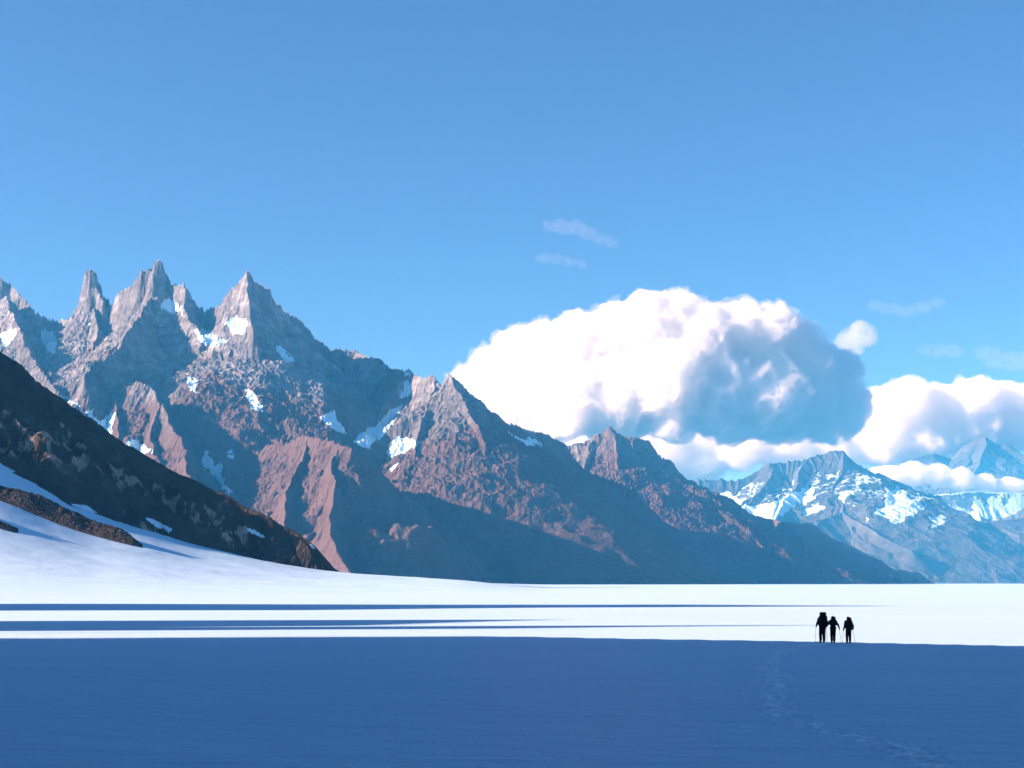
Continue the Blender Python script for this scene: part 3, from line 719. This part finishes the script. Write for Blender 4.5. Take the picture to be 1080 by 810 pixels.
dense = cloud_material('cloud_vapour', 0.0045)
fringe_m = cloud_material('cloud_fringe_vapour', 0.0008)
thin = cloud_material('cloud_vapour_thin', 0.0020)
wisp = cloud_material('cloud_vapour_wisp', 0.00013)
puff_m = cloud_material('cloud_vapour_puff', 0.0009)
CUM = [(493, 402, 15, 0), (518, 394, 20, 12), (545, 377, 23, -6), (575, 371, 25, 14), (610, 363, 27, -10), (650, 356, 29, 8), (683, 345, 29, -8), (714, 344, 28, 10), (745, 356, 27, -16), (780, 353, 27, 8), (814, 355, 27, -4), (838, 369, 25, 14), (860, 390, 23, -6), (884, 394, 18, 8), (897, 415, 15, 0),
       (520, 417, 22, -8), (560, 413, 32, 18), (610, 410, 38, -14), (660, 405, 42, 20), (710, 400, 44, -6), (760, 402, 44, 22), (810, 408, 39, 4), (855, 416, 30, 18), (890, 430, 17, 6), (585, 430, 22, 0), (650, 430, 24, 14), (710, 428, 24, 0), (770, 430, 24, 16), (830, 432, 22, 10), (870, 436, 18, 10)]
CUM = [(x, y + (9 if y > 400 else 0), q, 0.45 * z - 125 * (1 - ((x - 765) / 290) ** 2)) for x, y, q, z in CUM]
CUM = [(540 + (x - 540) * (1 + z / F), HOR - (HOR - y) * (1 + z / F), q * (1 + z / F), z) for x, y, q, z in CUM]
cloud(CUM, 44, dense, 'large bright white cumulus cloud rising behind the red ridge', 3, base=456 + 24, billow=10, freq=25, h=1.4, gain=.6, soft=7.0, fringe=fringe_m)
bank = [(610, 470, 14, 6), (650, 474, 16, 0), (690, 462, 18, 8), (795, 464, 18, 4), (835, 460, 18, 8), (890, 455, 16, 6), (957, 448, 22, 4), (1032, 452, 24, 0), (860, 470, 22, 8), (745, 470, 20, 10), (700, 478, 22, 0), (740, 486, 26, 10), (780, 478, 22, -5), (830, 480, 24, 0), (880, 484, 24, 5), (930, 470, 24, -5), (970, 470, 24, 0), (925, 432, 22, 5), (955, 425, 26, -6), (990, 430, 28, 4), (1025, 425, 28, -4), (1060, 425, 26, 6), (1095, 430, 30, 0), (905, 455, 18, 0), (1000, 458, 24, 8), (1070, 455, 24, 10), (1110, 460, 26, 0), (1150, 440, 30, 4), (1190, 460, 30, 0)]
cloud(bank, 50, thin, 'low pale cloud bank lying behind the snowy range', 9, fringe=fringe_m, billow=10, freq=30, squash=.75)
cloud([(925, 501, 9, 0), (940, 502, 12, 0), (962, 500, 14, 0), (988, 502, 14, 2), (1012, 506, 14, -2), (1040, 511, 13, 2), (1066, 514, 12, 0), (1095, 513, 13, 0), (1130, 512, 15, 0), (1170, 515, 16, 0)], 30.2, dense, 'white cloud strip wrapped round the foot of the dark blue peak', 15, billow=5, freq=14, h=1.2, squash=.8)
cloud([(884, 366, 5, 0), (894, 358, 8, 2), (906, 352, 11, 0), (914, 356, 8, -2), (900, 366, 8, 0)], 44, puff_m, 'small upright white puff just right of the large cumulus', 21, billow=6, freq=12, h=1.0)
for pf, lab in (([(580, 238, 6, 0), (592, 239, 8, 0), (606, 240, 8, 0), (620, 246, 6, 0), (634, 252, 5, 0), (645, 256, 4, 0)], 'long pinkish wisp alone high in the blue sky'),
                ([(572, 272, 3.5, 0), (586, 273, 4, 0), (600, 276, 3.5, 0), (612, 279, 3, 0)], 'faint wisp under the pinkish wisp high in the sky'),
                ([(924, 322, 5, 0), (940, 326, 7, 0), (956, 328, 7, 0), (974, 324, 6, 0), (988, 320, 5, 0)], 'grey wisp above the low cloud bank and right of the small puff'),
                ([(978, 370, 6, 0), (992, 371, 8, 0), (1006, 370, 7, 0)], 'small round wisp between the grey wisp and the cloud bank'),
                ([(1040, 372, 9, 0), (1054, 380, 12, 0), (1070, 382, 12, 0), (1086, 380, 12, 0)], 'grey blue ragged wisp just above the cloud bank at the right edge')):
    cloud(pf, 44, wisp, lab, int(pf[0][0]), billow=9, freq=9, h=0.8, squash=.6, group='small wisps of cloud')

# ------------------------------------------------------------------ the hikers, seen from behind
def cone_sd(P, a, b, ra, rb):
    a = np.asarray(a, f32); b = np.asarray(b, f32); ab = b - a; L2 = float(ab @ ab) + 1e-9
    px, py, pz = P
    t = np.clip(((px - a[0]) * ab[0] + (py - a[1]) * ab[1] + (pz - a[2]) * ab[2]) / L2, 0, 1)
    return np.sqrt((px - a[0] - t * ab[0]) ** 2 + (py - a[1] - t * ab[1]) ** 2 + (pz - a[2] - t * ab[2]) ** 2) - (ra + t * (rb - ra))
def ell_sd(P, c, r):
    px, py, pz = P
    k = np.sqrt(((px - c[0]) / r[0]) ** 2 + ((py - c[1]) / r[1]) ** 2 + ((pz - c[2]) / r[2]) ** 2)
    return (k - 1) * min(r)
def box_sd(P, c, hs, r):
    q = [np.abs(P[i] - c[i]) - (hs[i] - r) for i in range(3)]
    out = np.sqrt(sum(np.maximum(a, 0) ** 2 for a in q))
    return out + np.minimum(np.maximum(np.maximum(q[0], q[1]), q[2]), 0) - r
def smin(a, b, k):
    h = np.clip(0.5 + 0.5 * (b - a) / k, 0, 1)
    return b * (1 - h) + a * h - k * h * (1 - h)
def sculpt(name, lo, hi, h, fn, mat, parent, **kw):
    ax = [np.arange(lo[i], hi[i], h).astype(f32) for i in range(3)]
    P = np.meshgrid(*ax, indexing='ij', sparse=True)
    d = np.broadcast_to(fn(P), tuple(len(a) for a in ax)).astype(f32).copy()
    d[0] = d[-1] = 1; d[:, 0] = d[:, -1] = 1; d[:, :, 0] = d[:, :, -1] = 1
    V, Q = surface_nets(d, lo, h)
    return link(name, mesh_np(name, V, quads=Q, smooth=True), mat, parent, **kw)
def chain(P, segs, k=0.03):
    d = None
    for a, b, ra, rb in segs:
        q = cone_sd(P, a, b, ra, rb); d = q if d is None else smin(d, q, k)
    return d

skin_m = plain('skin', (0.42, 0.26, 0.19), 0.6)
hair_m = plain('hair', (0.02, 0.015, 0.012), 0.6)
black_m = plain('black_cloth', (0.012, 0.012, 0.014), 0.85)
trous_m = plain('dark_trousers', (0.010, 0.010, 0.012), 0.85)
navy_m = plain('navy_cloth', (0.014, 0.032, 0.055), 0.8)
pack_m = plain('black_nylon', (0.012, 0.011, 0.012), 0.7)
boot_m = plain('boot_leather', (0.014, 0.011, 0.010), 0.6)
alu_m = plain('pole_metal', (0.12, 0.12, 0.13), 0.35)
rub_m = plain('rubber', (0.015, 0.015, 0.015), 0.8)

def hiker(px, py_feet, H, jacket_m, look, label, pack_label, pole_labels, pose, pack):
    # foot point on the ground
    Yf = CAMZ * F / (py_feet - HOR)
    for _ in range(4):
        X0 = (px - 540) / F * Yf
        z0 = float(ground_z(np.array([X0]), np.array([Yf]))[0]); Yf = (CAMZ - z0) * F / (py_feet - HOR)
    X0 = (px - 540) / F * Yf
    k = H / 1.75
    S = lambda p: tuple(k * c for c in p)
    root = link('person', None, label=label, category='person', group='hikers crossing the glacier')
    root.location = (X0, Yf, z0); root.rotation_euler = (0, 0, look)
    lean = pose['lean']
    hipz = 0.93
    sh = {s: (s * 0.185, lean, 1.42) for s in (-1, 1)}
    hip = {s: (s * 0.085, 0.0, hipz) for s in (-1, 1)}
    fy = {-1: pose['step'], 1: -pose['step']}
    foot = {s: (s * pose['feet'], fy[s], 0.09) for s in (-1, 1)}
    knee = {s: (s * (0.09 + pose['feet']) / 2 + s * 0.005, fy[s] * 0.5 + 0.05, 0.51) for s in (-1, 1)}
    elb, hand = pose['elbow'], pose['hand']
    head = (pose['tilt'], lean + 0.07, 1.615)
    def body(P):
        d = ell_sd(P, S((0, 0, 0.97)), S((0.165, 0.115, 0.13)))
        d = smin(d, cone_sd(P, S((0, 0.0, 1.0)), S((0, lean * 0.8, 1.32)), 0.125 * k, 0.135 * k), 0.06)
        d = smin(d, ell_sd(P, S((0, lean * 0.9, 1.30)), S((0.175, 0.11, 0.16))), 0.05)
        d = smin(d, cone_sd(P, S((0, lean, 1.42)), S((0, lean + 0.04, 1.53)), 0.06 * k, 0.052 * k), 0.05)
        hd = ell_sd(P, S(head), S((0.078, 0.098, 0.115)))
        hd = smin(hd, ell_sd(P, S((head[0], head[1] + 0.045, head[2] - 0.07)), S((0.055, 0.055, 0.05))), 0.03)      # jaw
        hd = smin(hd, cone_sd(P, S((head[0], head[1] + 0.085, head[2] + 0.015)), S((head[0], head[1] + 0.118, head[2] - 0.025)), 0.010 * k, 0.016 * k), 0.012)   # nose
        for s in (-1, 1):
            hd = smin(hd, ell_sd(P, S((head[0] + s * 0.08, head[1] - 0.005, head[2] - 0.01)), S((0.012, 0.024, 0.034))), 0.008)   # ear
            hd = -smin(-hd, cone_sd(P, S((head[0] + s * 0.032, head[1] + 0.105, head[2] + 0.012)), S((head[0] + s * 0.034, head[1] + 0.104, head[2] + 0.012)), 0.013 * k, 0.013 * k), 0.01)  # eye socket
            hd = np.minimum(hd, ell_sd(P, S((head[0] + s * 0.032, head[1] + 0.086, head[2] + 0.012)), S((0.013, 0.013, 0.013))))   # eyeball
        hd = smin(hd, cone_sd(P, S((head[0] - 0.02, head[1] + 0.092, head[2] - 0.058)), S((head[0] + 0.02, head[1] + 0.092, head[2] - 0.058)), 0.008 * k, 0.008 * k), 0.006)   # lips
        d = smin(d, hd, 0.02)
        for s in (-1, 1):
            d = smin(d, chain(P, [(S(hip[s]), S(knee[s]), 0.088 * k, 0.056 * k), (S(knee[s]), S(foot[s]), 0.056 * k, 0.040 * k)]), 0.04)
            d = smin(d, cone_sd(P, S(foot[s]), S((foot[s][0], foot[s][1] + 0.16, 0.045)), 0.042 * k, 0.034 * k), 0.03)
            d = smin(d, chain(P, [(S(sh[s]), S(elb[s]), 0.056 * k, 0.042 * k), (S(elb[s]), S(hand[s]), 0.042 * k, 0.028 * k)]), 0.03)
            hx_, hy_, hz_ = hand[s]
            d = smin(d, cone_sd(P, S((hx_, hy_, hz_)), S((hx_, hy_ + 0.05, hz_ - 0.04)), 0.030 * k, 0.030 * k), 0.02)
        return d
    b0, b1 = (-0.62 * k, -0.45 * k, -0.02), (0.62 * k, 0.62 * k, 1.80 * k)
    hgt = 0.012
    body_o = sculpt('body', b0, b1, 0.011, body, skin_m, root)
    def fingers(P, s):
        hx_, hy_, hz_ = hand[s]
        d = ell_sd(P, S((hx_, hy_ + 0.045, hz_ - 0.035)), S((0.030, 0.044, 0.042)))
        ln = (0.030, 0.036, 0.033, 0.025)
        for i in range(4):
            a = (hx_ + s * 0.024, hy_ + 0.066 - 0.006 * i, hz_ - 0.008 - 0.021 * i)
            m_ = (hx_ + s * 0.012, a[1] + ln[i], a[2] - 0.004)
            e = (hx_ - s * 0.024, a[1] + ln[i] * 0.55, a[2] - 0.006)
            d = np.minimum(d, smin(cone_sd(P, S(a), S(m_), 0.0105 * k, 0.0095 * k), cone_sd(P, S(m_), S(e), 0.0095 * k, 0.008 * k), 0.004))
        d = smin(d, smin(cone_sd(P, S((hx_ - s * 0.02, hy_ + 0.03, hz_ - 0.012)), S((hx_ - s * 0.036, hy_ + 0.06, hz_ - 0.004)), 0.013 * k, 0.011 * k),
                         cone_sd(P, S((hx_ - s * 0.036, hy_ + 0.06, hz_ - 0.004)), S((hx_ - s * 0.016, hy_ + 0.09, hz_ - 0.006)), 0.011 * k, 0.009 * k), 0.004), 0.006)
        d = smin(d, cone_sd(P, S((hx_, hy_, hz_)), S(tuple(hand[s][i] + 0.09 * (elb[s][i] - hand[s][i]) / 0.28 for i in range(3))), 0.036 * k, 0.042 * k), 0.02)
        return d
    for s in (-1, 1):
        c = S(hand[s])
        sculpt('glove', tuple(c[i] - 0.17 for i in range(3)), tuple(c[i] + 0.17 for i in range(3)), 0.0042, lambda P, s=s: fingers(P, s), black_m, root)
    def jacket(P):
        d = ell_sd(P, S((0, 0, 0.98)), S((0.195, 0.15, 0.17)))
        d = smin(d, cone_sd(P, S((0, 0.0, 1.0)), S((0, lean * 0.8, 1.32)), 0.155 * k, 0.165 * k), 0.06)
        d = smin(d, ell_sd(P, S((0, lean * 0.9, 1.30)), S((0.205, 0.145, 0.18))), 0.05)
        d = smin(d, cone_sd(P, S((0, lean, 1.43)), S((0, lean + 0.05, 1.52)), 0.085 * k, 0.075 * k), 0.05)
        for s in (-1, 1):
            w = tuple(hand[s][i] + 0.10 * (elb[s][i] - hand[s][i]) for i in range(3))
            d = smin(d, chain(P, [(S(sh[s]), S(elb[s]), 0.080 * k, 0.064 * k), (S(elb[s]), S(w), 0.062 * k, 0.048 * k)]), 0.035)
        px_, py_, pz_ = P
        d = d + 0.006 * np.sin(pz_ * 55 + px_ * 20) * np.sin(py_ * 40 + pz_ * 23)      # folds
        d = np.maximum(d, (pose['hem'] * k - pz_) + 0.01 * np.sin(px_ * 14))
        return np.maximum(d, pz_ - 1.525 * k)
    sculpt('jacket', b0, b1, hgt, jacket, jacket_m, root)
    def trousers(P):
        d = ell_sd(P, S((0, 0, 0.95)), S((0.182, 0.135, 0.14)))
        for s in (-1, 1):
            cuff = (foot[s][0], foot[s][1], 0.13)
            d = smin(d, chain(P, [(S(hip[s]), S(knee[s]), 0.118 * k, 0.090 * k), (S(knee[s]), S(cuff), 0.090 * k, 0.080 * k)]), 0.025)
        d = d + 0.004 * np.sin(P[2] * 70 + P[0] * 30)
        return np.maximum(d, 0.10 * k - P[2])
    sculpt('trousers', b0, b1, hgt, trousers, trous_m, root)
    for s in (-1, 1):
        f_ = foot[s]
        def boot(P):
            d = smin(cone_sd(P, S((f_[0], f_[1], 0.06)), S((f_[0], f_[1], 0.20)), 0.062 * k, 0.058 * k), cone_sd(P, S((f_[0], f_[1] - 0.02, 0.045)), S((f_[0], f_[1] + 0.17, 0.045)), 0.052 * k, 0.048 * k), 0.03)
            return np.maximum(np.maximum(d, -P[2] - 0.005), P[2] - 0.215 * k)
        sculpt('boot', (k * f_[0] - 0.12, k * f_[1] - 0.12, -0.02), (k * f_[0] + 0.12, k * f_[1] + 0.30, 0.26), 0.008, boot, boot_m, root)
    def cap(P):
        d = ell_sd(P, S((head[0], head[1] - 0.008, head[2] + 0.035)), S((0.094, 0.112, 0.108)))
        d = np.maximum(d, (head[2] + 0.01) * k - P[2] - (P[1] - head[1] * k) * 0.35)
        return smin(d, ell_sd(P, S((head[0], head[1] - 0.02, head[2] + 0.14)), S((0.022, 0.022, 0.02))), 0.01)
    sculpt('beanie', (-0.2, -0.2, 1.45 * k), (0.25, 0.4, 1.85 * k), 0.008, cap, black_m, root)
    def hair(P):
        d = ell_sd(P, S((head[0], head[1] - 0.018, head[2] - 0.01)), S((0.086, 0.098, 0.118)))
        return np.maximum(d, P[1] - (head[1] + 0.02) * k)
    sculpt('hair', (-0.2, -0.2, 1.40 * k), (0.25, 0.4, 1.85 * k), 0.008, hair, hair_m, root)
    # backpack: a thing of its own, worn on the back
    pw, ph, pd, pz0 = pack['w'], pack['h'], pack['d'], pack['z']
    bk = link('backpack', None, label=pack_label, category='backpack', group='backpacks worn by the hikers')
    bk.location = root.location; bk.rotation_euler = root.rotation_euler
    yb = lambda z: lean * (z - 0.95) / 0.47 - 0.135 - pd / 2
    def bag(P):
        zt = pz0 + ph
        Q = (P[0], P[1] - (lean / 0.47) * (P[2] - pz0 * k), P[2])
        d = box_sd(Q, (0, k * (lean * (pz0 - 0.95) / 0.47 - 0.135 - pd / 2), k * (pz0 + ph / 2)), (k * pw / 2, k * pd / 2, k * ph / 2), 0.15 * k)
        return d + 0.007 * np.sin(P[2] * 34 + 1) * np.sin(P[0] * 25) - 0.01 * np.cos(P[0] * 9)
    lo_, hi_ = (-0.45, -0.75, 0.5), (0.45, 0.5, 2.2)
    sculpt('bag', lo_, hi_, hgt, bag, pack_m, bk)
    zl = pz0 + ph + 0.05
    sculpt('lid', lo_, hi_, hgt, lambda P: box_sd(P, (0, k * (yb(zl) + 0.02), k * zl), (k * pw * 0.37, k * pd * 0.50, k * pack['lid']), 0.085 * k), pack_m, bk)
    for s in (-1, 1):
        sculpt('side_pocket', lo_, hi_, hgt, lambda P: cone_sd(P, (s * k * pw * 0.5, k * yb(pz0 + .1), k * (pz0 + 0.08)), (s * k * pw * 0.47, k * yb(pz0 + .28), k * (pz0 + 0.30)), 0.065 * k, 0.05 * k), pack_m, bk)
        a_ = (s * 0.11, lean * 1.0 - 0.13, 1.40); m1 = (s * 0.13, lean + 0.0, 1.525); m2 = (s * 0.14, lean + 0.13, 1.38); e_ = (s * 0.17, lean * 0.7 + 0.11, 1.16)
        sculpt('strap', lo_, hi_, 0.010, lambda P: np.minimum(np.minimum(cone_sd(P, S(a_), S(m1), 0.024, 0.024), cone_sd(P, S(m1), S(m2), 0.024, 0.024)), cone_sd(P, S(m2), S(e_), 0.024, 0.018)), pack_m, bk)
    if pack.get('roll'):
        zr = pz0 - 0.06
        sculpt('mat_roll', lo_, hi_, hgt, lambda P: cone_sd(P, (-k * pw * 0.5, k * yb(zr), k * zr), (k * pw * 0.5, k * yb(zr), k * zr), 0.075 * k, 0.075 * k), pack_m, bk)
    sculpt('hip_belt', lo_, hi_, hgt, lambda P: np.maximum(ell_sd(P, S((0, 0.0, 1.0)), S((0.225, 0.185, 0.30))), np.abs(P[2] - 1.0 * k) - 0.035), pack_m, bk)
    # trekking poles held in the hands
    for s in (-1, 1):
        if pole_labels.get(s) is None: continue
        hx_, hy_, hz_ = S(hand[s]); top = np.array((hx_ - s * 0.004, hy_ + 0.072 * k, hz_ + 0.02))
        tipxy = pose['tip'][s]
        tip = np.array((tipxy[0], tipxy[1], 0.0))
        R = root.matrix_basis
        wx, wy = X0 + tip[0] * cos(look) - tip[1] * sin(look), Yf + tip[0] * sin(look) + tip[1] * cos(look)
        tip[2] = float(ground_z(np.array([wx]), np.array([wy]))[0]) - z0 - 0.03
        pr = link('trekking_pole', None, label=pole_labels[s], category='trekking pole', group='trekking poles of the hikers')
        pr.location = root.location; pr.rotation_euler = root.rotation_euler
        ax_ = tip - top; L = np.linalg.norm(ax_); ax_ = ax_ / L
        u_ = np.cross(ax_, (0.3, 0.9, 0.1)); u_ /= np.linalg.norm(u_); v_ = np.cross(ax_, u_)
        def lathe(name, prof, mat, n=14):
            V = []; Q = []
            for d_, r_ in prof:
                for i in range(n):
                    a = 2 * pi * i / n
                    V.append(top + ax_ * d_ + (u_ * cos(a) + v_ * sin(a)) * r_)
            for j in range(len(prof) - 1):
                for i in range(n):
                    Q.append((j * n + i, j * n + (i + 1) % n, (j + 1) * n + (i + 1) % n, (j + 1) * n + i))
            tris = [(0, i + 1, i) for i in range(1, n - 1)] + [((len(prof) - 1) * n, (len(prof) - 1) * n + i, (len(prof) - 1) * n + i + 1) for i in range(1, n - 1)]
            return link(name, mesh_np(name, V, quads=Q, tris=tris, smooth=True), mat, pr)
        lathe('grip', [(-0.075, 0.004), (-0.07, 0.020), (-0.05, 0.021), (-0.03, 0.015), (0.0, 0.014), (0.03, 0.0165), (0.05, 0.015), (0.065, 0.017), (0.075, 0.010)], rub_m)
        lathe('shaft', [(0.074, 0.009), (0.35, 0.009), (0.36, 0.0105), (0.375, 0.0105), (0.385, 0.008), (0.75, 0.008), (0.76, 0.0095), (0.775, 0.0095), (0.785, 0.007), (L - 0.05, 0.006)], alu_m)
        lathe('basket', [(L - 0.085, 0.008), (L - 0.08, 0.04), (L - 0.074, 0.042), (L - 0.07, 0.009)], rub_m)
        lathe('tip', [(L - 0.052, 0.0065), (L - 0.01, 0.004), (L, 0.0015)], alu_m)
    return root

hiker(867.3, 677.4, 1.78, black_m, radians(2), 'tallest hiker in black with the biggest pack, walking away at the head of the trio', 'tall black backpack towering over the head of the tallest hiker',
      {-1: 'thin trekking pole left of the tallest hiker', 1: 'thin trekking pole between the tallest hiker and the hiker in navy'},
      {'lean': 0.10, 'tilt': 0.0, 'step': 0.07, 'feet': 0.085, 'elbow': {-1: (-0.30, 0.02, 1.12), 1: (0.30, 0.04, 1.12)}, 'hand': {-1: (-0.31, 0.22, 0.97), 1: (0.31, 0.24, 0.99)}, 'tip': {-1: (-0.40, 0.18), 1: (0.41, 0.28)}, 'hem': 0.80},
      {'w': 0.50, 'h': 0.68, 'd': 0.34, 'z': 0.98, 'lid': 0.10})
hiker(878.6, 677.7, 1.60, navy_m, radians(-3), 'hiker in a navy jacket with both arms held out, between two hikers in black', 'short black backpack on the hiker in the navy jacket',
      {-1: 'thin trekking pole held out left by the hiker in navy', 1: 'thin trekking pole held out right by the hiker in navy'},
      {'lean': 0.12, 'tilt': 0.0, 'step': -0.05, 'feet': 0.09, 'elbow': {-1: (-0.34, 0.0, 1.20), 1: (0.33, 0.0, 1.16)}, 'hand': {-1: (-0.43, 0.2, 1.02), 1: (0.45, 0.18, 0.93)}, 'tip': {-1: (-0.42, 0.12), 1: (0.52, 0.20)}, 'hem': 0.74},
      {'w': 0.42, 'h': 0.48, 'd': 0.28, 'z': 1.12, 'lid': 0.08})
hiker(895.0, 678.0, 1.57, black_m, radians(3), 'hiker in black on slim straight legs, set apart on the right of the three', 'rounded black backpack on the hiker standing apart at right',
      {-1: 'thin trekking pole on the left of the hiker standing apart', 1: 'rightmost thin trekking pole, held by the hiker standing apart'},
      {'lean': 0.11, 'tilt': 0.01, 'step': 0.03, 'feet': 0.095, 'elbow': {-1: (-0.27, 0.02, 1.08), 1: (0.31, 0.02, 1.12)}, 'hand': {-1: (-0.30, 0.16, 0.86), 1: (0.36, 0.20, 0.94)}, 'tip': {-1: (-0.36, 0.10), 1: (0.47, 0.2)}, 'hem': 0.78},
      {'w': 0.42, 'h': 0.56, 'd': 0.28, 'z': 1.02, 'lid': 0.09, 'roll': True})

# ------------------------------------------------------------------ render settings
SC.render.engine = 'CYCLES'
cy = SC.cycles
cy.max_bounces = 22; cy.diffuse_bounces = 3; cy.glossy_bounces = 2; cy.volume_bounces = 20; cy.transparent_max_bounces = 16
cy.use_denoising = True
cy.use_adaptive_sampling = True; cy.adaptive_threshold = 0.01
cy.sample_clamp_indirect = 6
vs = SC.view_settings
vs.view_transform = 'Standard'; vs.look = 'None'; vs.gamma = 1.0; vs.exposure = 1.86; vs.use_curve_mapping = False
